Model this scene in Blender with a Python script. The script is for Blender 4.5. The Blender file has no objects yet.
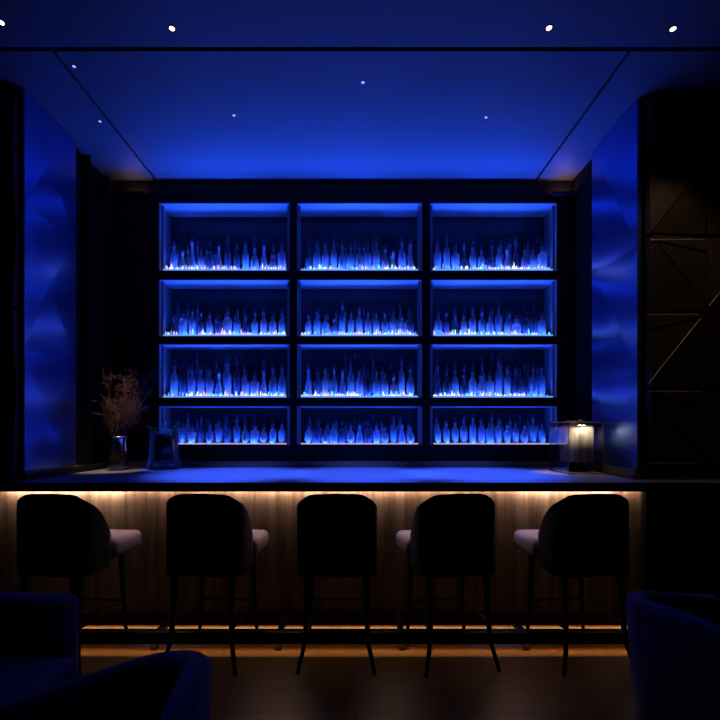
import bpy, bmesh, math, random
from mathutils import Vector, Matrix
random.seed(7)
SC = bpy.context.scene
C = SC.collection
PI = math.pi
F, CX, HY, EYE = 432.0, 355.0, 430.0, 1.49      # focal length in px, vanishing point, eye height

# ------------------------------------------------------------------ materials
def nodes_of(name):
    m = bpy.data.materials.new(name); m.use_nodes = True
    nt = m.node_tree; nt.nodes.clear()
    out = nt.nodes.new('ShaderNodeOutputMaterial')
    return m, nt, out

def pbr(name, col, rough=.5, metal=0., spec=.5, var=.25, scale=8., stretch=(1, 1, 1), bump=0., bscale=None, rvar=0., sheen=0., coat=0.):
    """Principled material with a noise variation in colour, roughness and bump."""
    m, nt, out = nodes_of(name)
    p = nt.nodes.new('ShaderNodeBsdfPrincipled')
    nt.links.new(p.outputs[0], out.inputs[0])
    tc = nt.nodes.new('ShaderNodeTexCoord'); mp = nt.nodes.new('ShaderNodeMapping')
    mp.inputs['Scale'].default_value = stretch
    nt.links.new(tc.outputs['Object'], mp.inputs[0])
    nz = nt.nodes.new('ShaderNodeTexNoise'); nz.inputs['Scale'].default_value = scale; nz.inputs['Detail'].default_value = 4
    nt.links.new(mp.outputs[0], nz.inputs['Vector'])
    cr = nt.nodes.new('ShaderNodeValToRGB')
    lo = [max(0, c * (1 - var)) for c in col]; hi = [min(1, c * (1 + var)) for c in col]
    cr.color_ramp.elements[0].position = .3; cr.color_ramp.elements[1].position = .7
    cr.color_ramp.elements[0].color = (*lo, 1); cr.color_ramp.elements[1].color = (*hi, 1)
    nt.links.new(nz.outputs[0], cr.inputs[0]); nt.links.new(cr.outputs[0], p.inputs['Base Color'])
    p.inputs['Roughness'].default_value = rough
    p.inputs['Metallic'].default_value = metal
    p.inputs['Specular IOR Level'].default_value = spec
    if sheen:
        p.inputs['Sheen Weight'].default_value = sheen
        p.inputs['Sheen Roughness'].default_value = .4
    if coat:
        p.inputs['Coat Weight'].default_value = coat
        p.inputs['Coat Roughness'].default_value = .15
    if rvar:
        mr = nt.nodes.new('ShaderNodeMapRange')
        mr.inputs[3].default_value = rough - rvar; mr.inputs[4].default_value = rough + rvar
        nt.links.new(nz.outputs[0], mr.inputs[0]); nt.links.new(mr.outputs[0], p.inputs['Roughness'])
    if bump:
        b = nt.nodes.new('ShaderNodeBump'); b.inputs['Strength'].default_value = bump; b.inputs['Distance'].default_value = .01
        n2 = nt.nodes.new('ShaderNodeTexNoise'); n2.inputs['Scale'].default_value = bscale or scale * 4
        nt.links.new(mp.outputs[0], n2.inputs['Vector'])
        nt.links.new(n2.outputs[0], b.inputs['Height']); nt.links.new(b.outputs[0], p.inputs['Normal'])
    return m

def emit(name, col, strength):
    m, nt, out = nodes_of(name)
    e = nt.nodes.new('ShaderNodeEmission'); e.inputs[0].default_value = (*col, 1); e.inputs[1].default_value = strength
    nt.links.new(e.outputs[0], out.inputs[0]); return m

def bottle_glass(name, col, clear=.4):
    """Frosted thin glass: part see-through, part scattering, a little gloss."""
    m, nt, out = nodes_of(name)
    tr = nt.nodes.new('ShaderNodeBsdfTransparent'); tr.inputs[0].default_value = (*[min(1, c + .15) for c in col], 1)
    tl = nt.nodes.new('ShaderNodeBsdfTranslucent'); tl.inputs[0].default_value = (*col, 1)
    df = nt.nodes.new('ShaderNodeBsdfDiffuse'); df.inputs[0].default_value = (*col, 1)
    gl = nt.nodes.new('ShaderNodeBsdfGlossy'); gl.inputs['Roughness'].default_value = .12
    fr = nt.nodes.new('ShaderNodeFresnel'); fr.inputs[0].default_value = 1.45
    lw = nt.nodes.new('ShaderNodeLayerWeight'); lw.inputs[0].default_value = .35
    a = nt.nodes.new('ShaderNodeMixShader'); a.inputs[0].default_value = .5
    nt.links.new(tl.outputs[0], a.inputs[1]); nt.links.new(df.outputs[0], a.inputs[2])
    mr = nt.nodes.new('ShaderNodeMapRange'); mr.inputs[3].default_value = 1 - clear - .22; mr.inputs[4].default_value = 1 - clear + .3
    nt.links.new(lw.outputs['Facing'], mr.inputs[0])
    b = nt.nodes.new('ShaderNodeMixShader')
    nt.links.new(mr.outputs[0], b.inputs[0])
    nt.links.new(tr.outputs[0], b.inputs[1]); nt.links.new(a.outputs[0], b.inputs[2])
    c = nt.nodes.new('ShaderNodeMixShader')
    nt.links.new(fr.outputs[0], c.inputs[0]); nt.links.new(b.outputs[0], c.inputs[1]); nt.links.new(gl.outputs[0], c.inputs[2])
    nt.links.new(c.outputs[0], out.inputs[0]); return m

def clear_glass(name, col=(.9, .95, 1), rough=.02, thin=.86):
    """Thin clear glass wall: mostly see-through, mirror-like towards the rims."""
    m, nt, out = nodes_of(name)
    tr = nt.nodes.new('ShaderNodeBsdfTransparent'); tr.inputs[0].default_value = (*col, 1)
    gl = nt.nodes.new('ShaderNodeBsdfGlossy'); gl.inputs['Roughness'].default_value = rough
    lw = nt.nodes.new('ShaderNodeLayerWeight'); lw.inputs[0].default_value = .45
    mr = nt.nodes.new('ShaderNodeMapRange'); mr.inputs[3].default_value = 1 - thin; mr.inputs[4].default_value = .95
    pw = nt.nodes.new('ShaderNodeMath'); pw.operation = 'POWER'; pw.inputs[1].default_value = 2.2
    nt.links.new(lw.outputs['Facing'], pw.inputs[0]); nt.links.new(pw.outputs[0], mr.inputs[0])
    mx = nt.nodes.new('ShaderNodeMixShader')
    nt.links.new(mr.outputs[0], mx.inputs[0]); nt.links.new(tr.outputs[0], mx.inputs[1]); nt.links.new(gl.outputs[0], mx.inputs[2])
    nt.links.new(mx.outputs[0], out.inputs[0]); return m

def wood(name, dark, light, rough, scale=1., axis='Z', bump=.15, coat=0.):
    """Streaky wood: noise stretched along one axis."""
    m, nt, out = nodes_of(name)
    p = nt.nodes.new('ShaderNodeBsdfPrincipled'); nt.links.new(p.outputs[0], out.inputs[0])
    tc = nt.nodes.new('ShaderNodeTexCoord'); mp = nt.nodes.new('ShaderNodeMapping')
    st = {'X': (.6, 9, 9), 'Y': (9, .6, 9), 'Z': (9, 9, .5)}[axis]
    mp.inputs['Scale'].default_value = [s * scale for s in st]
    nt.links.new(tc.outputs['Object'], mp.inputs[0])
    nz = nt.nodes.new('ShaderNodeTexNoise'); nz.inputs['Scale'].default_value = 2.2; nz.inputs['Detail'].default_value = 6; nz.inputs['Distortion'].default_value = .4
    nt.links.new(mp.outputs[0], nz.inputs['Vector'])
    cr = nt.nodes.new('ShaderNodeValToRGB')
    cr.color_ramp.elements[0].position = .32; cr.color_ramp.elements[1].position = .68
    cr.color_ramp.elements[0].color = (*dark, 1); cr.color_ramp.elements[1].color = (*light, 1)
    nt.links.new(nz.outputs[0], cr.inputs[0]); nt.links.new(cr.outputs[0], p.inputs['Base Color'])
    p.inputs['Roughness'].default_value = rough
    if coat: p.inputs['Coat Weight'].default_value = coat
    b = nt.nodes.new('ShaderNodeBump'); b.inputs['Strength'].default_value = bump; b.inputs['Distance'].default_value = .01
    nt.links.new(nz.outputs[0], b.inputs['Height']); nt.links.new(b.outputs[0], p.inputs['Normal'])
    return m

def plank_floor(name):
    m, nt, out = nodes_of(name)
    p = nt.nodes.new('ShaderNodeBsdfPrincipled'); nt.links.new(p.outputs[0], out.inputs[0])
    tc = nt.nodes.new('ShaderNodeTexCoord')
    br = nt.nodes.new('ShaderNodeTexBrick')
    br.inputs['Scale'].default_value = 1.; br.inputs['Brick Width'].default_value = 1.6; br.inputs['Row Height'].default_value = .19
    br.inputs['Mortar Size'].default_value = .003; br.inputs['Bias'].default_value = -.2
    br.inputs['Color1'].default_value = (.105, .055, .028, 1); br.inputs['Color2'].default_value = (.15, .085, .045, 1); br.inputs['Mortar'].default_value = (.02, .01, .006, 1)
    nt.links.new(tc.outputs['Object'], br.inputs['Vector'])
    mp = nt.nodes.new('ShaderNodeMapping'); mp.inputs['Scale'].default_value = (1.2, 16, 1)
    nz = nt.nodes.new('ShaderNodeTexNoise'); nz.inputs['Scale'].default_value = 2.5; nz.inputs['Detail'].default_value = 5
    nt.links.new(tc.outputs['Object'], mp.inputs[0]); nt.links.new(mp.outputs[0], nz.inputs['Vector'])
    mx = nt.nodes.new('ShaderNodeMix'); mx.data_type = 'RGBA'; mx.blend_type = 'MULTIPLY'; mx.inputs[0].default_value = .6
    nt.links.new(br.outputs['Color'], mx.inputs[6]); nt.links.new(nz.outputs[0], mx.inputs[7])
    nt.links.new(mx.outputs[2], p.inputs['Base Color'])
    p.inputs['Roughness'].default_value = .42
    return m

M = {}
M['ceiling'] = pbr('ceiling lacquer', (.112, .120, .145), .5, spec=.4, var=.05, scale=1.5)
M['black'] = pbr('matte black', (.008, .008, .009), .7, spec=.25, var=.2, scale=5)
M['black_wall'] = pbr('black wall paint', (.006, .006, .007), .85, spec=.12, var=.2, scale=3)
M['black_satin'] = pbr('black satin lacquer', (.006, .006, .007), .45, spec=.3, var=.2, scale=6)
M['worktop'] = pbr('dark brushed metal', (.30, .31, .35), .45, metal=.4, var=.12, scale=14)
M['edge'] = pbr('black stone edge', (.004, .004, .004), .75, spec=.1, var=.2)
M['panel_wood'] = wood('streaked oak veneer', (.115, .082, .058), (.30, .225, .165), .5, 1.0, 'Z', .25)
M['ledge_wood'] = wood('walnut base cabinet', (.14, .075, .045), (.26, .15, .09), .45, 1., 'X', .1)
M['floor'] = plank_floor('dark plank floor')
M['lining'] = pbr('pale shelf lining', (.25, .265, .30), .5, var=.05, scale=4)
M['lining_side'] = pbr('grey shelf side', (.30, .31, .34), .5, var=.08, scale=4)
M['shelf_back'] = pbr('smoked shelf back', (.035, .036, .042), .35, spec=.5, var=.5, scale=5)
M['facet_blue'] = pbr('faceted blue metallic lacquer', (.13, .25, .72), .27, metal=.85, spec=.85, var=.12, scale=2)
M['facet_brown'] = pbr('faceted bronze leather', (.055, .038, .022), .5, spec=.4, var=.2, scale=5, bump=.1)
M['brass'] = pbr('brushed brass inlay', (.80, .60, .42), .5, metal=.5, var=.1, scale=20)
M['brass_dim'] = pbr('aged brass trim', (.40, .26, .13), .45, metal=1., var=.2, scale=20)
M['velvet'] = pbr('midnight velvet', (.011, .010, .018), .8, spec=.15, var=.2, scale=12, sheen=.1, bump=.1, bscale=90)
M['velvet_blue'] = pbr('navy velvet', (.085, .075, .18), .85, spec=.2, var=.15, scale=12, sheen=.3, bump=.1, bscale=90)
M['seat_cloth'] = pbr('pale mauve seat cloth', (.27, .23, .31), .85, spec=.2, var=.08, scale=30, bump=.15, bscale=120)
M['cushion'] = pbr('dusky navy cushion cloth', (.10, .095, .17), .9, spec=.15, var=.12, scale=25, bump=.15, bscale=110)
M['leg'] = pbr('black metal leg', (.010, .009, .009), .45, metal=.3, var=.2)
M['rod'] = pbr('dull bronze rod', (.30, .22, .14), .5, metal=.8, var=.2)
M['twig'] = pbr('dried russet twig', (.15, .085, .065), .8, spec=.2, var=.4, scale=20)
M['vase'] = pbr('dark glazed glass', (.02, .016, .018), .12, spec=.9, var=.2)
M['cap'] = pbr('dark bottle stopper', (.10, .10, .14), .35, metal=.4, var=.2)
M['paper'] = pbr('bottle paper label', (.55, .55, .62), .7, var=.2, scale=30)
M['glass'] = bottle_glass('pitcher glass', (.72, .84, .95), .86)
M['glass_box'] = clear_glass('smoky lantern glass', (.80, .80, .84), .04, .86)
M['pleat'] = wood('parchment streaked drum', (.16, .13, .10), (.60, .54, .38), .45, .8, 'Z', .3)
M['bright_metal'] = pbr('polished steel rim', (.8, .78, .75), .2, metal=1., var=.05)
M['lamp'] = emit('warm white lamp', (1., .86, .68), 6.)
M['lamp_dim'] = emit('blue white lamp', (.30, .35, 1.), 1.6)
M['strip_blue'] = emit('blue strip diffuser', (.10, .30, 1.), 1.2)
M['strip_pink'] = emit('lavender strip diffuser', (.62, .42, .78), .8)
M['strip_warm'] = emit('warm strip diffuser', (1., .66, .42), 1.3)
M['strip_amber'] = emit('amber strip diffuser', (1., .45, .12), 1.)
BOT = [bottle_glass('frosted clear bottle', (.80, .84, .90), .30), bottle_glass('frosted aqua bottle', (.60, .80, .88), .38),
       bottle_glass('frosted lilac bottle', (.74, .70, .88), .26), bottle_glass('smoky bottle', (.36, .40, .52), .55)]
GLITTER = [emit('glitter white', (.95, .95, 1.), 1.15), emit('glitter pink', (1., .50, .85), 1.1), emit('glitter cyan', (.20, .80, 1.), 1.2), emit('glitter blue', (.12, .32, 1.), 1.3), emit('glitter mint', (.35, .95, .85), 1.)]  # glow of the added beads that make the glitter below the bottles

# ------------------------------------------------------------------ mesh helpers
def box(bm, x0, x1, y0, y1, z0, z1, bevel=0, seg=2, mi=0):
    r = bmesh.ops.create_cube(bm, size=1)
    vs = r['verts']
    for v in vs:
        v.co = Vector((x0 + (v.co.x + .5) * (x1 - x0), y0 + (v.co.y + .5) * (y1 - y0), z0 + (v.co.z + .5) * (z1 - z0)))
    fs = list({f for v in vs for f in v.link_faces})
    for f in fs: f.material_index = mi
    if bevel:
        es = list({e for v in vs for e in v.link_edges})
        bmesh.ops.bevel(bm, geom=es, offset=bevel, segments=seg, profile=.5, affect='EDGES')
    return bm

def prism(bm, pts, z0, z1):
    lo = [bm.verts.new((x, y, z0)) for x, y in pts]; hi = [bm.verts.new((x, y, z1)) for x, y in pts]
    n = len(pts)
    for i in range(n):
        bm.faces.new((lo[i], lo[(i + 1) % n], hi[(i + 1) % n], hi[i]))
    bm.faces.new(hi); bm.faces.new(lo[::-1])
    return bm

def lathe(bm, prof, seg=16, sq=0., sx=1., sy=1., cx=0., cy=0., cz=0., close=True):
    """Revolve (r, z) pairs; sq > 0 squares the section off."""
    rings = []
    for r, z in prof:
        ring = []
        for k in range(seg):
            a = 2 * PI * (k + .5) / seg
            c, s = math.cos(a), math.sin(a)
            if sq:
                e = 1 - sq * .75
                c2 = math.copysign(abs(c) ** e, c); s2 = math.copysign(abs(s) ** e, s)
            else: c2, s2 = c, s
            ring.append(bm.verts.new((cx + r * c2 * sx, cy + r * s2 * sy, cz + z)))
        rings.append(ring)
    for a, b in zip(rings, rings[1:]):
        for k in range(seg):
            bm.faces.new((a[k], a[(k + 1) % seg], b[(k + 1) % seg], b[k]))
    if close:
        bm.faces.new(rings[0][::-1]); bm.faces.new(rings[-1])
    return bm

def tube(bm, pts, rads, seg=6):
    """A tube through points with a radius at each."""
    pts = [Vector(p) for p in pts]
    if not hasattr(rads, '__len__'): rads = [rads] * len(pts)
    rings = []
    ref = Vector((.31, .92, .2))
    for i, p in enumerate(pts):
        d = (pts[min(i + 1, len(pts) - 1)] - pts[max(i - 1, 0)]).normalized()
        u = d.cross(ref)
        if u.length < 1e-3: u = d.cross(Vector((1, 0, 0)))
        u.normalize(); w = d.cross(u)
        rings.append([bm.verts.new(p + (u * math.cos(2 * PI * k / seg) + w * math.sin(2 * PI * k / seg)) * rads[i]) for k in range(seg)])
    for a, b in zip(rings, rings[1:]):
        for k in range(seg):
            bm.faces.new((a[k], a[(k + 1) % seg], b[(k + 1) % seg], b[k]))
    bm.faces.new(rings[0][::-1]); bm.faces.new(rings[-1])
    return bm

def obj(name, bm, mat, parent=None, smooth=False, loc=None, recalc=True):
    me = bpy.data.meshes.new(name)
    if recalc: bmesh.ops.recalc_face_normals(bm, faces=bm.faces)
    bm.to_mesh(me); bm.free()
    for m in (mat if isinstance(mat, (list, tuple)) else [mat]): me.materials.append(m)
    if smooth:
        for p in me.polygons: p.use_smooth = True
    o = bpy.data.objects.new(name, me); C.objects.link(o)
    if parent is not None: o.parent = parent
    if loc is not None: o.location = loc
    return o

def tag(o, label, cat, group=None, kind=None):
    o['label'] = label; o['category'] = cat
    if group: o['group'] = group
    if kind: o['kind'] = kind
    return o

def thing(name, label, cat, loc=(0, 0, 0), rz=0, group=None):
    o = bpy.data.objects.new(name, None); C.objects.link(o)
    o.location = loc; o.rotation_euler = (0, 0, rz); o.empty_display_size = .1
    return tag(o, label, cat, group)

def struct(name, bm, mat, parent=None):
    o = obj(name, bm, mat, parent)
    if parent is None: o['kind'] = 'structure'
    return o

def dup(root, loc, rz, label):
    kids = [c for c in C.objects if c.parent == root]
    r = root.copy(); C.objects.link(r); r.location = loc; r.rotation_euler = (0, 0, rz); r['label'] = label
    for ch in kids:
        c = ch.copy(); C.objects.link(c); c.parent = r
        for g in [k for k in C.objects if k.parent == ch]:
            d = g.copy(); C.objects.link(d); d.parent = c
    return r

def NB(): return bmesh.new()

# ------------------------------------------------------------------ setting
CEIL = 4.15
LX, RX = -2.57, 2.26           # the two reveals beside the shelves
LY, RY = 3.36, 3.46            # front faces of the flanking walls
SY, SB = 4.60, 4.93            # shelf face and back
struct('floor', box(NB(), -5, 5, -3, 5.2, -.1, 0), M['floor'])
b = NB()                                                         # ceiling boards with open seams between them
box(b, -5, 5, -3, 3.00, CEIL, CEIL + .08)
box(b, -2.105, 1.915, 3.035, 5.05, CEIL, CEIL + .08)
box(b, -5, -2.13, 3.035, 5.05, CEIL, CEIL + .08)
box(b, 1.94, 5, 3.035, 5.05, CEIL, CEIL + .08)
struct('ceiling', b, M['ceiling'])
struct('trim_1', box(NB(), -5, 5, -3, 5.2, CEIL + .10, CEIL + .2), M['black_wall'])      # dark void above the seams
struct('wall_back', box(NB(), -5, 5, 4.95, 5.1, 0, CEIL + .1), M['black_wall'])
struct('wall_front', box(NB(), -5, 5, -3.1, -3, 0, CEIL + .1), M['black_wall'])
struct('wall_left', box(NB(), -5.1, -5, -3, LY, 0, CEIL), M['black_wall'])
struct('wall_right', box(NB(), 5, 5.1, -3, RY, 0, CEIL), M['black_wall'])
struct('wall_left_return', box(NB(), -5, LX - .06, LY, 4.95, 0, CEIL), M['black_wall'])
struct('wall_right_return', box(NB(), RX + .06, 5, RY, 4.95, 0, CEIL), M['black_wall'])
# slim coping along the foot of each blue reveal and of the front walls
b = NB(); box(b, RX - .05, RX + .06, RY - .02, 4.5, 1.10, 1.135, .004); box(b, RX - .03, RX + .06, RY - .01, 4.5, 1.135, 1.17, .004)
struct('baseboard_right', b, M['rod'])
b = NB(); box(b, RX + .02, 4.5, RY - .05, RY, 1.10, 1.235, .004)
struct('baseboard_right_front', b, M['black_satin'])
b = NB(); box(b, RX + .06, 4.5, RY - .056, RY - .05, 1.226, 1.236)
struct('trim_2', b, M['brass'])
b = NB(); box(b, LX - .06, LX + .03, LY - .01, 4.5, 1.10, 1.15, .004)
struct('baseboard_left', b, M['black_satin'])
b = NB(); box(b, LX - .06, LX + .018, LY - .005, 4.0, 1.15, 1.165, .003)
struct('trim_3', b, M['rod'])

# faceted panels
def facet(us, vs, place, relief, gap=0., par=0, inner=False):
    """Grid of triangular facets; even nodes stand out by relief; place(u, v, d) -> xyz."""
    bm = NB()
    def node(i, j):
        return (us[i], vs[j], relief if (i + j) % 2 == par and (not inner or 0 < i < len(us) - 1) else 0.)
    tris = []
    for i in range(len(us) - 1):
        for j in range(len(vs) - 1):
            a, b_, c, d = node(i, j), node(i + 1, j), node(i + 1, j + 1), node(i, j + 1)
            tris += [(a, b_, c), (a, c, d)] if (i + j) % 2 == par else [(a, b_, d), (b_, c, d)]
    for t in tris:
        cu = sum(p[0] for p in t) / 3; cv = sum(p[1] for p in t) / 3
        q = []
        for p in t:
            du, dv = cu - p[0], cv - p[1]; L = math.hypot(du, dv)
            k = min(.4, gap / max(L, 1e-6) * 1.8)
            q.append((p[0] + du * k, p[1] + dv * k, p[2]))
        top = [bm.verts.new(place(*p)) for p in q]
        bot = [bm.verts.new(place(p[0], p[1], -.03)) for p in q]
        bm.faces.new(top)
        for k in range(3):
            bm.faces.new((top[k], bot[k], bot[(k + 1) % 3], top[(k + 1) % 3]))
        bm.faces.new(bot[::-1])
    return bm

zs = [1.20 + .53 * k for k in range(6)] + [CEIL - .001]
fp = thing('faceted_panel', 'tall faceted dark lacquer panel glowing blue on the return wall left of the shelves', 'wall panel', (LX, LY, 1.17))
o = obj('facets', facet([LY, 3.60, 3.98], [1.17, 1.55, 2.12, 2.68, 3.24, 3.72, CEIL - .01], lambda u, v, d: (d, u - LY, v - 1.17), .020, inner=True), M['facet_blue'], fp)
fp = thing('faceted_panel', 'tall faceted dark lacquer panel glowing blue on the return wall right of the shelves', 'wall panel', (RX, RY, 1.17))
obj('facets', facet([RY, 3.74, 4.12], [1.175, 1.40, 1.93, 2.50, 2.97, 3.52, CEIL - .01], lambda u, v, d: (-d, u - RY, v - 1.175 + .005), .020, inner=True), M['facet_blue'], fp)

fr = thing('triangle_panel', 'dark bronze wall panel of raised triangles with thin brass inlays at the right edge', 'wall panel', (RX, RY, 1.24))
us = [RX + .06, RX + .53, RX + 1.00, RX + 1.47, RX + 1.94]
vz = [1.245, 1.81, 2.42, 3.03, 3.64, CEIL - .005]
obj('facets', facet(us, vz, lambda u, v, d: (u - RX, -d - .032, v - 1.24), .04, .010, 1), M['facet_brown'], fr)
def inlay(p, q, parent, y=-.076, w=.010):
    bm = NB(); tube(bm, [(p[0], y, p[1]), (q[0], y, q[1])], w * .5, 8); return obj('inlay', bm, M['brass'], parent)
def rp(px, py, y): return ((px - CX) * y / F - RX, EYE - (py - HY) * y / F - 1.24)
for p, q in [((650, 240), (705, 240)), ((647, 314.5), (699, 314.5)), ((648, 391.5), (701, 391.5)), ((649, 383), (700, 319)), ((709, 306), (745, 262))]:
    inlay(rp(*p, 3.386), rp(*q, 3.386), fr)
fl = thing('triangle_panel', 'dark wall panel of raised triangles at the left edge', 'wall panel', (LX, LY, 1.24))
us2 = [-2.6 - .47 * k + 2.57 for k in range(5)][::-1]
obj('facets', facet(us2, [-.137] + [v - 1.24 for v in vz[1:]], lambda u, v, d: (u, -d - .032, v), .04, .010), M['facet_brown'], fl)
inlay((rp(0, 384, 3.286)[0] + RX - LX - .3, .585), (rp(9, 391, 3.286)[0] + RX - LX, .545), fl)
# slim trims between the left panel and the shelf unit
struct('trim_4', box(NB(), LX - .06, LX + .012, 4.515, 4.535, 1.0, CEIL - .002), M['brass_dim'])
struct('trim_5', box(NB(), LX - .06, LX + .008, 4.18, 4.19, 1.0, CEIL - .002), M['black_satin'])

# ------------------------------------------------------------------ bar counter
bar = thing('bar_counter', 'long dark bar counter with a streaked wood front lit from under its worktop', 'bar counter', (0, 3.2, 0))
def lb(bm): # to the bar's own coordinates
    bmesh.ops.translate(bm, verts=bm.verts, vec=(0, -3.2, 0)); return bm
WT = [(-4.2, 3.2), (4.2, 3.2), (4.2, 3.40), (RX - .06, 3.40), (RX - .06, 4.50), (LX + .04, 4.50), (LX + .04, 3.34), (-4.2, 3.34)]
obj('worktop', lb(prism(NB(), WT, 1.06, 1.10)), M['worktop'], bar)
obj('edge_band', lb(box(NB(), -4.2, 4.2, 3.188, 3.1995, 1.035, 1.0985)), M['edge'], bar)
obj('front_panel', lb(box(NB(), -2.76, 2.215, 3.33, 3.352, .10, 1.055)), M['panel_wood'], bar)
obj('plinth', lb(box(NB(), -2.9, 2.3, 3.300, 3.345, 0., .095)), M['black'], bar)
b = NB(); box(b, 2.22, 4.2, 3.30, 3.352, 0, 1.055); obj('end_panel', lb(b), M['black_wall'], bar)
b = NB(); box(b, -4.2, -2.765, 3.30, 3.352, 0, 1.055); obj('end_panel', lb(b), M['black_wall'], bar)
b = NB(); box(b, -2.0, 2.25, 3.36, 3.44, .3, 1.055); obj('carcass', lb(b), M['black'], bar)
obj('light_strip', lb(box(NB(), -2.72, 2.19, 3.309, 3.324, 1.042, 1.058)), M['strip_warm'], bar)
rail = obj('foot_rail', lb(box(NB(), -2.3, 2.08, 2.90, 2.96, .048, .132, .006)), M['black_satin'], bar)
for k in range(6):
    x = -2.2 + k * .84
    b = NB(); box(b, x - .02, x + .02, 2.955, 3.305, .07, .11, .004); box(b, x - .02, x + .02, 2.915, 2.945, .0, .06)
    o = obj('bracket', lb(b), M['black_satin'], rail)
# ------------------------------------------------------------------ shelf unit
COLS = [(159, 290), (297, 422), (430, 557)]
ROWS = [(203, 271), (279.5, 336.5), (344, 398), (406, 445)]
def shx(px, y=SY): return (px - CX) * y / F
def shz(py, y=SY): return EYE - (py - HY) * y / F
unit = thing('display_shelf_unit', 'black back-bar shelf unit with twelve blue-lit compartments against the back wall', 'shelf unit', (0, SY, 0))
X0, X1 = LX - .05, RX + .05
def lu(bm): bmesh.ops.translate(bm, verts=bm.verts, vec=(0, -SY, 0)); return bm
ZT, ZB = CEIL - .004, 1.165
# frame: verticals and horizontals, one mesh, around the openings
b = NB()
xe = [X0] + [shx(v) for c in COLS for v in c] + [X1]
ze = [ZB] + [shz(v) for r in ROWS[::-1] for v in r[::-1]] + [ZT]
for k in range(0, len(xe), 2): box(b, xe[k], xe[k + 1], SY, SB, ZB, ZT)
for k in range(0, len(ze), 2):
    for c in range(3): box(b, xe[1 + 2 * c], xe[2 + 2 * c], SY, SB, ze[k], ze[k + 1])
obj('frame', lu(b), M['black'], unit)
obj('base_cabinet', lu(box(NB(), LX + .04, RX - .06, 4.515, SB, 0, 1.16)), M['ledge_wood'], unit)
LAB_R = ['top', 'second', 'third', 'bottom']; LAB_C = ['left', 'middle', 'right']
CELL = {}
for r in range(4):
    for c in range(3):
        xa, xb = shx(COLS[c][0]), shx(COLS[c][1]); zb, zt = shz(ROWS[r][1]), shz(ROWS[r][0])
        CELL[r, c] = (xa, xb, zb, zt)
        T = .008
        cl = NB()
        box(cl, xa, xb, SY - .004, SB - .03, zt - T, zt, mi=0)                      # top lining
        box(cl, xa, xa + T, SY - .004, SB - .03, zb, zt - T, mi=1); box(cl, xb - T, xb, SY - .004, SB - .03, zb, zt - T, mi=1)
        box(cl, xa + T, xa + .035, SY + .035, SY + .047, zb, zt - T, mi=1); box(cl, xb - .035, xb - T, SY + .035, SY + .047, zb, zt - T, mi=1)
        box(cl, xa + T, xb - T, SB - .04, SB - .03, zb, zt - T, mi=2)              # back
        box(cl, xa + T, xb - T, SY, SB - .04, zb, zb + .006, mi=2)                 # floor of the compartment
        comp = obj('compartment', lu(cl), [M['lining'], M['lining_side'], M['shelf_back']], unit)
        st = NB(); box(st, xa + .04, xb - .04, SY + .004, SY + .014, zb + .006, zb + .022)
        obj('light_strip', lu(st), M['strip_pink'] if r == 3 else M['strip_blue'], comp)
# ------------------------------------------------------------------ bottles
H = lambda pts: pts
PROFILES = {   # (r, z) in metres for a bottle ~0.30 tall; square-ness; name for the label
    'slim long-necked': ([(.030, 0), (.036, .006), (.036, .185), (.030, .212), (.014, .235), (.0125, .285), (.015, .288), (.015, .298)], 0.),
    'round-shouldered': ([(.036, 0), (.042, .006), (.042, .15), (.038, .178), (.022, .20), (.014, .212), (.0135, .245), (.017, .25), (.017, .262)], 0.),
    'square-sided': ([(.036, 0), (.042, .006), (.042, .165), (.038, .182), (.018, .195), (.015, .20), (.015, .228), (.019, .232), (.019, .246)], .75),
    'tapering': ([(.028, 0), (.032, .006), (.041, .17), (.036, .20), (.016, .222), (.014, .275), (.017, .278), (.017, .290)], 0.),
    'bell-bottomed': ([(.042, 0), (.045, .008), (.044, .05), (.034, .11), (.022, .16), (.015, .20), (.0145, .255), (.018, .258), (.018, .270)], 0.),
    'flask-shaped': ([(.022, 0), (.030, .006), (.043, .05), (.045, .10), (.036, .145), (.018, .175), (.014, .19), (.014, .22), (.018, .223), (.018, .235)], .2),
}
CAPS = {}
BODY = {}
for nm, (pf, sq) in PROFILES.items():
    for mi, mt in enumerate(BOT):
        bm = NB(); lathe(bm, pf, 14, sq)
        BODY[nm, mi] = obj('bottle', bm, mt, smooth=True).data
    top = pf[-1]
    bm = NB(); lathe(bm, [(top[0] * 1.02, 0), (top[0] * 1.05, .02), (top[0] * .8, .03), (top[0] * .9, .042), (top[0] * .5, .05)], 10)
    CAPS[nm] = (obj('cap', bm, M['cap'], smooth=True).data, top[1])
    h = pf[1][0]
for o in list(C.objects):
    if o.name.split('.')[0] in ('bottle', 'cap') and o.parent is None and 'label' not in o: bpy.data.objects.remove(o)
ORD = ['first', 'second', 'third', 'fourth', 'fifth', 'sixth', 'seventh', 'eighth', 'ninth', 'tenth', 'eleventh', 'twelfth', 'thirteenth']
def put_bottle(x, y, z, nm, mi, s, label, group, tilt):
    o = bpy.data.objects.new('bottle', BODY[nm, mi]); C.objects.link(o)
    o.location = (x, y, z); o.rotation_euler = (0, 0, tilt); o.scale = (s[0], s[0], s[1])
    tag(o, label, 'bottle', group)
    c = bpy.data.objects.new('cap', CAPS[nm][0]); C.objects.link(c); c.parent = o; c.location = (0, 0, CAPS[nm][1] + .001)
names = list(PROFILES)
ROWH = [1.08, .98, 1.16, .80]
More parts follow.
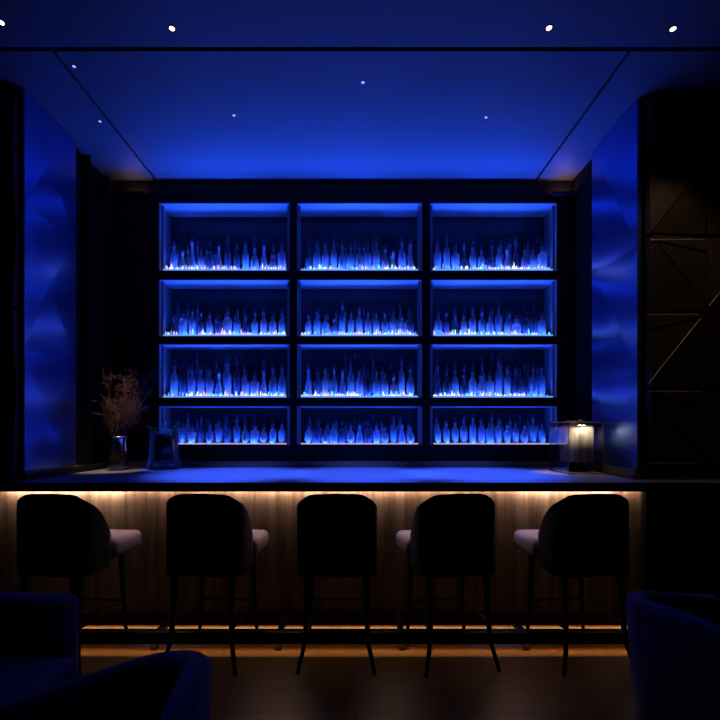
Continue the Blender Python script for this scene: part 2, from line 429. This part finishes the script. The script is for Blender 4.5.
for (r, c), (xa, xb, zb, zt) in CELL.items():
    rn = 'bottles in the %s %s compartment' % (LAB_R[r], LAB_C[c])
    for row, n, yy in (('front', 13, SY + .125), ('back', 12, SY + .225)):
        w = (xb - xa) - .12
        for k in range(n):
            x = xa + .06 + w * (k + (.5 if row == 'front' else .5)) / n + random.uniform(-.002, .002)
            nm = random.choice(names); mi = random.choice([0, 0, 1, 2, 3])
            s = ROWH[r] * random.uniform(.80, 1.20)
            if row == 'back': s *= 1.1
            if r == 3: s = min(s, 1.02)
            put_bottle(x, yy + random.uniform(-.006, .006), zb + .0065, nm, mi, (random.uniform(.92, 1.0), s),
                       '%s frosted bottle, %s from left, %s row, %s %s compartment' % (nm, ORD[k], row, LAB_R[r], LAB_C[c]), rn, random.uniform(0, 3) if nm != 'square-sided' else random.uniform(-.2, .2))
# ------------------------------------------------------------------ glowing beads added for the glitter along the shelf floors
for (r, c), (xa, xb, zb, zt) in CELL.items():
    if r == 3: continue
    g = thing('added_glitter', 'row of added white, pink and cyan glowing beads along the %s %s compartment floor' % (LAB_R[r], LAB_C[c]), 'added lights', ((xa + xb) / 2, SY + .046, zb + .0065), 0, 'added glitter on the shelves'); tall_k = (1.3, 1.15, 1.0)[r]
    bm = NB(); n = 26; w = xb - xa - .10
    pts = [(-w / 2 + w * k / n, random.uniform(-.012, .012), random.uniform(.006, .02)) for k in range(n + 1)]
    tube(bm, pts, .002, 5); obj('wire', bm, M['black'], g)
    bm = NB(); x = -w / 2; mi = 0
    zone = random.random() * 6
    while x < w / 2:
        dense = .5 + .5 * math.sin(zone + x * 7.) * math.sin(zone * 2.3 + x * 3.1)
        tall = random.random() < .2
        hh = random.uniform(.048, .078) if tall else random.uniform(.026, .052)
        rr = random.uniform(.006, .012); hh *= tall_k
        i0 = len(bm.faces)
        lathe(bm, [(rr * .3, 0), (rr, hh * .3), (rr * .9, hh * .65), (rr * .3, hh)], 7, cx=x, cy=random.uniform(-.014, .014), cz=.002)
        bm.faces.ensure_lookup_table()
        pick = random.random()
        if pick < .46: mi = (0 if dense > .25 else 3)
        elif pick < .70: mi = 1
        elif pick < .82: mi = 2
        elif pick < .9: mi = 4
        else: mi = 3
        for f in bm.faces[i0:]: f.material_index = mi
        x += random.uniform(.010, .024) + (0.012 if dense < .3 else 0)
    o = obj('glitter_beads', bm, GLITTER, g, smooth=True); o['kind'] = 'stuff'

# ------------------------------------------------------------------ padded shells (stools, tub chairs)
def shell(width, depth, r, thick, z0, top, n_back=10, n_arc=7, n_wing=6, flare=0.):
    """U-shaped upholstered shell open towards +Y. top(s) gives the rim height at s = distance from the back's centre (0..1)."""
    path = []
    hw = width / 2
    for k in range(n_wing): path.append((hw, depth - (depth - r) * k / n_wing, 0))
    for k in range(n_arc + 1):
        a = (PI / 2) * k / n_arc; path.append((hw - r + r * math.cos(a), r - r * math.sin(a), 0))
    for k in range(1, n_back): path.append((hw - r - (width - 2 * r) * k / n_back, 0, 0))
    for k in range(n_arc + 1):
        a = (PI / 2) * k / n_arc; path.append((-hw + r - r * math.sin(a), r - r * math.cos(a), 0))
    for k in range(1, n_wing + 1): path.append((-hw, r + (depth - r) * k / n_wing, 0))
    L = [0]
    for a, b_ in zip(path, path[1:]): L.append(L[-1] + math.hypot(b_[0] - a[0], b_[1] - a[1]))
    mid = L[-1] / 2
    bm = NB(); rings = []
    N = len(path)
    for i, (x, y, _) in enumerate(path):
        a = path[max(i - 1, 0)]; b_ = path[min(i + 1, N - 1)]
        tx, ty = b_[0] - a[0], b_[1] - a[1]; l = math.hypot(tx, ty); nx, ny = -ty / l, tx / l     # outward
        cx_, cy_ = 0, depth * .5
        if (x - cx_) * nx + (y - cy_) * ny < 0: nx, ny = -nx, -ny
        zt = top(abs(L[i] - mid) / mid)
        h = thick / 2
        sec = [(0, z0), (0, z0 + .5 * (zt - z0)), (0, zt - h)]
        for k in range(1, 6):
            t = PI * k / 6; sec.append((-h + h * math.cos(t), zt - h + h * math.sin(t)))
        sec += [(-thick, zt - h), (-thick, z0 + .5 * (zt - z0)), (-thick, z0)]
        ring = []
        for off, z in sec:
            fl_ = flare * (z - z0)
            ring.append(bm.verts.new((x + nx * (off + fl_), y + ny * (off + fl_), z)))
        rings.append(ring)
    for a, b_ in zip(rings, rings[1:]):
        m_ = len(a)
        for k in range(m_): bm.faces.new((a[k], a[(k + 1) % m_], b_[(k + 1) % m_], b_[k]))
    bm.faces.new(rings[0]); bm.faces.new(rings[-1][::-1])
    return bm

def sm(a, b_, x):
    t = max(0, min(1, (x - a) / (b_ - a))); return t * t * (3 - 2 * t)

def stool(label, loc, rz):
    t = thing('bar_stool', label, 'bar stool', loc, rz, 'bar stools along the counter')
    o = obj('backrest', shell(.51, .235, .085, .05, .585, lambda s: 1.094 - .012 * s - .045 * sm(.30, .64, s) - .21 * max(0, (s - .48) / .52) ** 2.3), M['velvet'], t, True)
    b = NB(); box(b, -.215, .215, .055, .246, .635, .755, .03, 3); box(b, -.276, .276, .242, .575, .625, .757, .045, 4)
    bmesh.ops.remove_doubles(b, verts=b.verts, dist=.0001)
    obj('seat', b, M['seat_cloth'], t, True)
    b = NB(); box(b, -.19, .19, .06, .50, .595, .634, .008); obj('seat_frame', b, M['velvet'], t)
    for sx in (-1, 1):
        b = NB(); tube(b, [(sx * .187, .045, .60), (sx * .187, .03, .35), (sx * .197, .012, .17), (sx * .236, -.03, .0)], [.024, .018, .015, .012], 8); obj('leg', b, M['leg'], t, True)
        b = NB(); tube(b, [(sx * .19, .44, .60), (sx * .195, .45, .30), (sx * .205, .455, .12), (sx * .218, .46, .0)], [.022, .016, .014, .011], 8); obj('leg', b, M['leg'], t, True)
    b = NB(); tube(b, [(-.19, .012, .583), (.19, .012, .583)], .004, 6); obj('back_rod', b, M['rod'], t)
    b = NB()
    tube(b, [(-.2, .45, .27), (.2, .45, .27)], .009, 6)
    for sx in (-1, 1): tube(b, [(sx * .2, .45, .27), (sx * .207, .03, .27)], .008, 6)
    obj('stretcher', b, M['leg'], t)
    return t
LABS = ['bar stool with a curved dark back standing leftmost at the bar', 'bar stool with a curved dark back, second from the left at the bar',
        'bar stool with a curved dark back hiding its seat, in the middle of the bar', 'bar stool with a curved dark back, second from the right at the bar',
        'bar stool with a curved dark back standing rightmost at the bar']
SPOTS = [(-1.90, -6), (-.955, -5), (-.115, 0), (.655, 9), (1.495, 6)]
s0 = stool(LABS[0], (SPOTS[0][0], 2.665, 0), math.radians(SPOTS[0][1]))
for (x, a), l in list(zip(SPOTS, LABS))[1:]:
    dup(s0, (x, 2.665, 0), math.radians(a), l)

def tub(label, loc, rz, zb, za, cush, w=.74, d=.70):
    t = thing('tub_chair', label, 'armchair', loc, rz)
    obj('shell', shell(w, d, .30, .085, .16, lambda s: zb - (zb - za) * max(0, (s - .08) / .92), 10, 9, 6, .06), M['velvet_blue'], t, True)
    b = NB(); box(b, -w / 2 + .10, w / 2 - .10, .10, d + .02, .26, .45, .05, 4); obj('seat_cushion', b, cush, t, True)
    b = NB(); box(b, -w / 2 + .10, w / 2 - .10, .10, d - .03, .16, .255, .01); obj('seat_frame', b, M['velvet'], t)
    for sx in (-1, 1):
        for y in (.10, d - .10):
            b = NB(); tube(b, [(sx * (w / 2 - .12), y, .165), (sx * (w / 2 - .10), y, 0)], [.02, .013], 8); obj('leg', b, M['leg'], t, True)
    return t
tub('navy velvet tub chair with a blue-lit rim at the lower right', (1.245, 1.62, 0), math.radians(-72), .80, .66, M['cushion'])
tub('navy velvet tub chair at the bottom left, nearest the camera', (-.44, 1.16, 0), math.radians(98), .83, .58, M['cushion'])
# the square-cornered lounge chair behind it
ch = thing('lounge_chair', 'square-cornered dark lounge chair at the left edge in front of the leftmost stool', 'armchair', (-1.72, 2.02, 0), math.radians(176))
b = NB(); box(b, -.46, .46, -.02, .12, .18, .745, .05, 4); obj('backrest', b, M['velvet_blue'], ch, True)
b = NB(); box(b, -.56, .45, .125, .74, .30, .53, .05, 4); obj('seat_cushion', b, M['cushion'], ch, True)
b = NB(); box(b, -.44, .44, .125, .72, .16, .295, .01); obj('seat_frame', b, M['velvet'], ch)
for sx in (-1, 1):
    for y in (.05, .66):
        b = NB(); tube(b, [(sx * .38, y, .17), (sx * .40, y, 0)], [.022, .014], 8); obj('leg', b, M['leg'], ch, True)

# ------------------------------------------------------------------ things on the counter
WZ = 1.1005
# vase
VX, VY = -2.31, 4.22
va = thing('vase', 'small dark glazed vase with a bright rim on the left end of the counter', 'vase', (VX, VY, WZ))
b = NB(); lathe(b, [(.075, 0), (.085, .01), (.095, .05), (.088, .12), (.074, .20), (.066, .27), (.075, .315), (.080, .325), (.072, .325), (.060, .27), (.066, .2), (.07, .1), (.05, .03)], 24); obj('body', b, M['vase'], va, True)
b = NB(); lathe(b, [(.0745, .312), (.0825, .318), (.0825, .328), (.0745, .332)], 24); obj('rim', b, M['bright_metal'], va, True)
b = NB(); lathe(b, [(.0785, .185), (.0765, .20), (.0685, .27), (.0765, .308)], 24, close=False); obj('glint_band', b, M['bright_metal'], va, True)  # mirror-bright band added to give the neck its highlights
# dried branches
dr = thing('dried_bouquet', 'wispy russet dried branches standing in the dark vase', 'dried flowers', (VX, VY, WZ + .05))
for k in range(16):
    bm = NB(); a = random.uniform(0, 2 * PI); sp = random.uniform(.05, .28)
    tip = Vector((math.cos(a) * sp + .12 + (.06 if k % 3 == 0 else 0), math.sin(a) * sp * .45, random.uniform(.52, .95)))
    p0 = Vector((math.cos(a) * .03, math.sin(a) * .03, .0)); p1 = Vector((math.cos(a) * .045, math.sin(a) * .04, .29))
    pts = [p0, p1]
    for q in range(1, 6):
        f = q / 5; pts.append(p1.lerp(tip, f) + Vector((random.uniform(-.02, .02), random.uniform(-.015, .015), random.uniform(-.01, .01))))
    tube(bm, pts, [.004, .0038, .0034, .003, .0026, .002, .0014], 5)
    for q in range(2, 7):
        for _ in range(4):
            d = Vector((random.uniform(-1, 1), random.uniform(-.5, .5), random.uniform(-.2, 1))).normalized()
            ln = random.uniform(.06, .15); st = pts[q]; cur = [st]
            for e in range(1, 6):
                cur.append(cur[-1] + d * ln / 5 + Vector((random.uniform(-.012, .012), random.uniform(-.008, .008), random.uniform(-.012, .012))))
            tube(bm, cur, [.0020, .0018, .0016, .0014, .0012, .0008], 4)
            for e in (3, 5):
                for _2 in range(2):
                    d2 = Vector((random.uniform(-1, 1), random.uniform(-.5, .5), random.uniform(-.3, 1))).normalized()
                    mid2 = cur[e] + d2 * .02; end = mid2 + Vector((d2.x, d2.y, d2.z + random.uniform(-1, 1))).normalized() * .022
                    tube(bm, [cur[e], mid2, end], [.0012, .0010, .0007], 3)
    obj('stem', bm, M['twig'], dr)
# glass jug
JX, JY = -1.90, 4.30
j = thing('glass_pitcher', 'clear glass pitcher of dark drink with a flared foot, on the counter beside the vase', 'pitcher', (JX, JY, WZ))
b = NB(); lathe(b, [(.145, 0), (.165, .012), (.160, .05), (.142, .10), (.133, .25), (.130, .38), (.142, .415), (.150, .42), (.138, .415), (.122, .38), (.125, .25), (.132, .11), (.14, .045), (.10, .03)], 36)
obj('body', b, M['glass'], j, True)
b = NB(); tube(b, [(-.146 + .292 * 0, 0, .418), (-.17, 0, .425), (-.182, 0, .418)], [.02, .013, .006], 8); obj('spout', b, M['glass'], j, True)
b = NB(); lathe(b, [(.085, .034), (.112, .05), (.108, .25), (.110, .37), (.10, .374)], 32); obj('drink', b, M['vase'], j, True)
b = NB(); tube(b, [(-.01, -.03, .376), (.015, -.035, .43), (.04, -.04, .47)], .008, 8); obj('stirrer', b, M['bright_metal'], j, True)
# glass box lantern
BX0, BX1 = 1.858, 2.205
GW = BX1 - BX0; GX = (BX0 + BX1) / 2; GY = 3.98
g = thing('glass_lantern', 'square glass lantern with a streaked parchment drum inside, at the right end of the counter', 'lantern', (GX, GY, WZ), math.radians(2))
hw, dp, GH = GW / 2 - .012, .175, .455
b = NB()
for (x0, x1, y0, y1) in ((-hw, hw, -dp, -dp + .01), (-hw, hw, dp - .01, dp), (-hw, -hw + .01, -dp + .01, dp - .01), (hw - .01, hw, -dp + .01, dp - .01)):
    box(b, x0, x1, y0, y1, .012, GH)
obj('glass_case', b, M['glass_box'], g)
b = NB(); box(b, -hw, hw, -dp, dp, 0, .010, .003); obj('base', b, M['ledge_wood'], g)
b = NB()
for sx in (-1, 1):
    for sy in (-1, 1): tube(b, [(sx * (hw - .004), sy * (dp - .004), .0105), (sx * (hw - .004), sy * (dp - .004), GH)], .004, 6)
for sy in (-1, 1): tube(b, [(-hw, sy * (dp - .004), GH + .004), (hw, sy * (dp - .004), GH + .004)], .005, 6)
for sx in (-1, 1): tube(b, [(sx * (hw - .004), -dp, GH + .004), (sx * (hw - .004), dp, GH + .004)], .005, 6)
obj('frame', b, M['rod'], g)
b = NB()
pr = [(.130, .10), (.142, .105), (.142, .42), (.130, .42)]
lathe(b, pr, 40, cx=.008); obj('drum', b, M['pleat'], g, True)
b = NB(); lathe(b, [(.130, .4205), (.145, .422), (.145, .435), (.130, .437)], 40, cx=.008); obj('drum_rim', b, M['bright_metal'], g, True)
b = NB(); lathe(b, [(.10, .0105), (.11, .04), (.06, .099)], 24, cx=.008); obj('drum_foot', b, M['black'], g, True)
b = NB()
for k in range(9):
    a = random.uniform(0, 2 * PI); r_ = random.uniform(.02, .10)
    p = Vector((-.02 + math.cos(a) * .03, math.sin(a) * .03, .440))
    tube(b, [p, p + Vector((math.cos(a) * r_ * .5, math.sin(a) * r_ * .5, random.uniform(.02, .045))), p + Vector((math.cos(a) * r_, math.sin(a) * r_, random.uniform(.01, .04)))], [.006, .005, .002], 5)
obj('dried_moss', b, M['twig'], g)

for sx, nm, lab in ((X0 + .30, 'left', 'slim light added for the warm ceiling patch at the far left of the shelf unit'), (X1 - .12, 'right', 'slim light added for the warm ceiling patch at the far right of the shelf unit')):
    t = thing('added_uplight', lab, 'light', (sx, SY - .06, CEIL - .16))  # fixture added to hold the lamp for a warm ceiling corner patch
    obj('body', box(NB(), -.10, .10, -.014, .0595, -.02, .0, .002), M['black'], t)
    obj('lens', box(NB(), -.09, .09, -.010, .010, .0005, .003), M['black_satin'], t)
# ------------------------------------------------------------------ ceiling lights
def downlight(px, py, label, dim, r):
    y = (CEIL - EYE) * F / (HY - py); x = (px - CX) * y / F
    t = thing('downlight', label, 'ceiling light', (x, y, CEIL), 0, 'small ceiling downlights')
    b = NB(); lathe(b, [(r * .9, -.004), (r * 1.35, -.006), (r * 1.4, -.0015), (r * .9, -.001)], 20, close=False); obj('bezel', b, M['black_satin'] if not dim else M['bright_metal'], t, True)
    b = NB(); lathe(b, [(r * .98, -.0035), (r * .6, -.0055 - (.002 if dim else .0)), (.001, -.0065 - (.002 if dim else .0))], 20); obj('lens', b, M['lamp_dim'] if dim else M['lamp'], t, True)
    return x, y
DL = {}
for k, (px, py, lb_, dim, r) in enumerate([
    (172, 28, 'bright warm downlight left of centre in the dark front ceiling', 0, .019), (549, 27.5, 'bright warm downlight right of centre in the dark front ceiling', 0, .019),
    (673, 28.5, 'bright warm downlight in the dark ceiling at the upper right', 0, .019), (1, 22, 'bright warm downlight at the upper left edge of the ceiling', 0, .020),
    (363, 82, 'dim downlight in the middle of the blue ceiling panel', 1, .012), (234, 115, 'dim downlight in the blue ceiling panel above the left shelves', 1, .012),
    (486, 117, 'dim downlight in the blue ceiling panel above the right shelves', 1, .012), (100, 121, 'dim downlight beside the left ceiling seam, above the left blue panel', 1, .012),
    (74, 66, 'dim downlight at the front of the left ceiling seam', 1, .012)]):
    DL[k] = downlight(px, py, lb_, dim, r)

# ------------------------------------------------------------------ light
def area(name, loc, rot, sx, sy, energy, col, spread=PI):
    l = bpy.data.lights.new(name, 'AREA'); l.shape = 'RECTANGLE'; l.size = sx; l.size_y = sy; l.energy = energy; l.color = col; l.spread = spread
    o = bpy.data.objects.new(name, l); C.objects.link(o); o.location = loc; o.rotation_euler = rot; return o
def spot(name, loc, target, energy, col, ang, blend=.6, rad=.03):
    l = bpy.data.lights.new(name, 'SPOT'); l.energy = energy; l.color = col; l.spot_size = math.radians(ang); l.spot_blend = blend; l.shadow_soft_size = rad
    o = bpy.data.objects.new(name, l); C.objects.link(o); o.location = loc
    o.rotation_euler = (Vector(target) - Vector(loc)).to_track_quat('-Z', 'Y').to_euler(); return o
BLUE = (.014, .082, 1.)
UP = (PI, 0, 0)
EN = [14.5, 13.5, 12., 8.]; SPR = [math.radians(a) for a in (82, 82, 88, 100)]
for (r, c), (xa, xb, zb, zt) in CELL.items():
    area('shelf_strip', ((xa + xb) / 2, SY + .080, zb + .010), UP, xb - xa - .08, .010, EN[r], BLUE, SPR[r])
# under-counter strip (warm), rail and plinth strips (amber)
WARM = (1., .62, .43)
area('counter_strip', (-.27, 3.288, 1.046), (PI / 2 - .12, 0, 0), 4.9, .012, 11., WARM)          # grazes the wood front
area('counter_strip', (-.27, 3.25, 1.050), (math.radians(-36), 0, 0), 4.9, .012, 3.4, WARM, math.radians(76))     # lights the seats
for x, w, e in ((-2.2, .9, 5.), (1.63, .7, 3.5), (-.25, 1.4, 2.)):
    area('counter_strip', (x, 3.288, 1.047), (PI / 2 - .12, 0, 0), w, .010, e, (1., .70, .50))
area('rail_strip', (-.1, 2.908, .046), (0, 0, 0), 4.3, .012, 2.6, (1., .42, .10), math.radians(120))
area('plinth_strip', (-.1, 3.294, .03), (math.radians(-45), 0, 0), 4.6, .012, 1.6, (1., .42, .10), math.radians(110))
# warm downlights over the two ends of the counter and on the right wall
spot('downlight_beam', (DL[7][0] + .1, DL[7][1], CEIL - .02), (-2.36, 4.15, 1.2), 330, (1., .66, .45), 14)
spot('downlight_beam', (DL[6][0] + .7, DL[6][1] + .3, CEIL - .02), (1.90, 3.98, 1.2), 330, (1., .66, .45), 11)
for k, tx, ty, e, a in ((5, -1.10, 3.86, 1500, 31), (4, .06, 3.86, 1500, 31), (6, 1.14, 3.86, 1500, 31), (8, -1.90, 4.3, 1100, 8)):
    spot('added_blue_beam', (DL[k][0], DL[k][1], CEIL - .02), (tx, ty, 1.1), e, (.045, .11, 1.), a, .8 if a > 10 else .3)  # beams added to stand in for reflected shelf glow, and to brighten the pitcher
spot('downlight_beam', (DL[2][0], DL[2][1], CEIL - .02), (2.75, 3.4, 1.8), 18, (1., .66, .40), 55)

area('lantern_lamp', (GX + .008, GY - .163, WZ + .452), (math.radians(12), 0, 0), .28, .008, .65, (1., .86, .62), math.radians(90))
for sx in (X0 + .30, X1 - .12): area('added_corner_lamp', (sx, SY - .06, CEIL - .156), (PI, 0, 0), .18, .018, .13 if sx < 0 else .24, (1., .55, .42))  # lamps added to make the warm patches in the ceiling corners
w = bpy.data.worlds.new('dark room'); SC.world = w; w.use_nodes = True
w.node_tree.nodes['Background'].inputs[0].default_value = (.01, .02, .10, 1); w.node_tree.nodes['Background'].inputs[1].default_value = .0

# ------------------------------------------------------------------ camera
cd = bpy.data.cameras.new('camera'); cam = bpy.data.objects.new('camera', cd); C.objects.link(cam)
cam.location = (0, 0, EYE); cam.rotation_euler = (PI / 2, 0, 0)
cd.sensor_width = 36; cd.lens = 36 * F / 720; cd.shift_x = (360 - CX) / 720; cd.shift_y = (HY - 360) / 720
cd.clip_start = .05
SC.camera = cam
SC.view_settings.view_transform = 'Standard'; SC.view_settings.look = 'None'
SC.view_settings.exposure = 0; SC.view_settings.gamma = 1
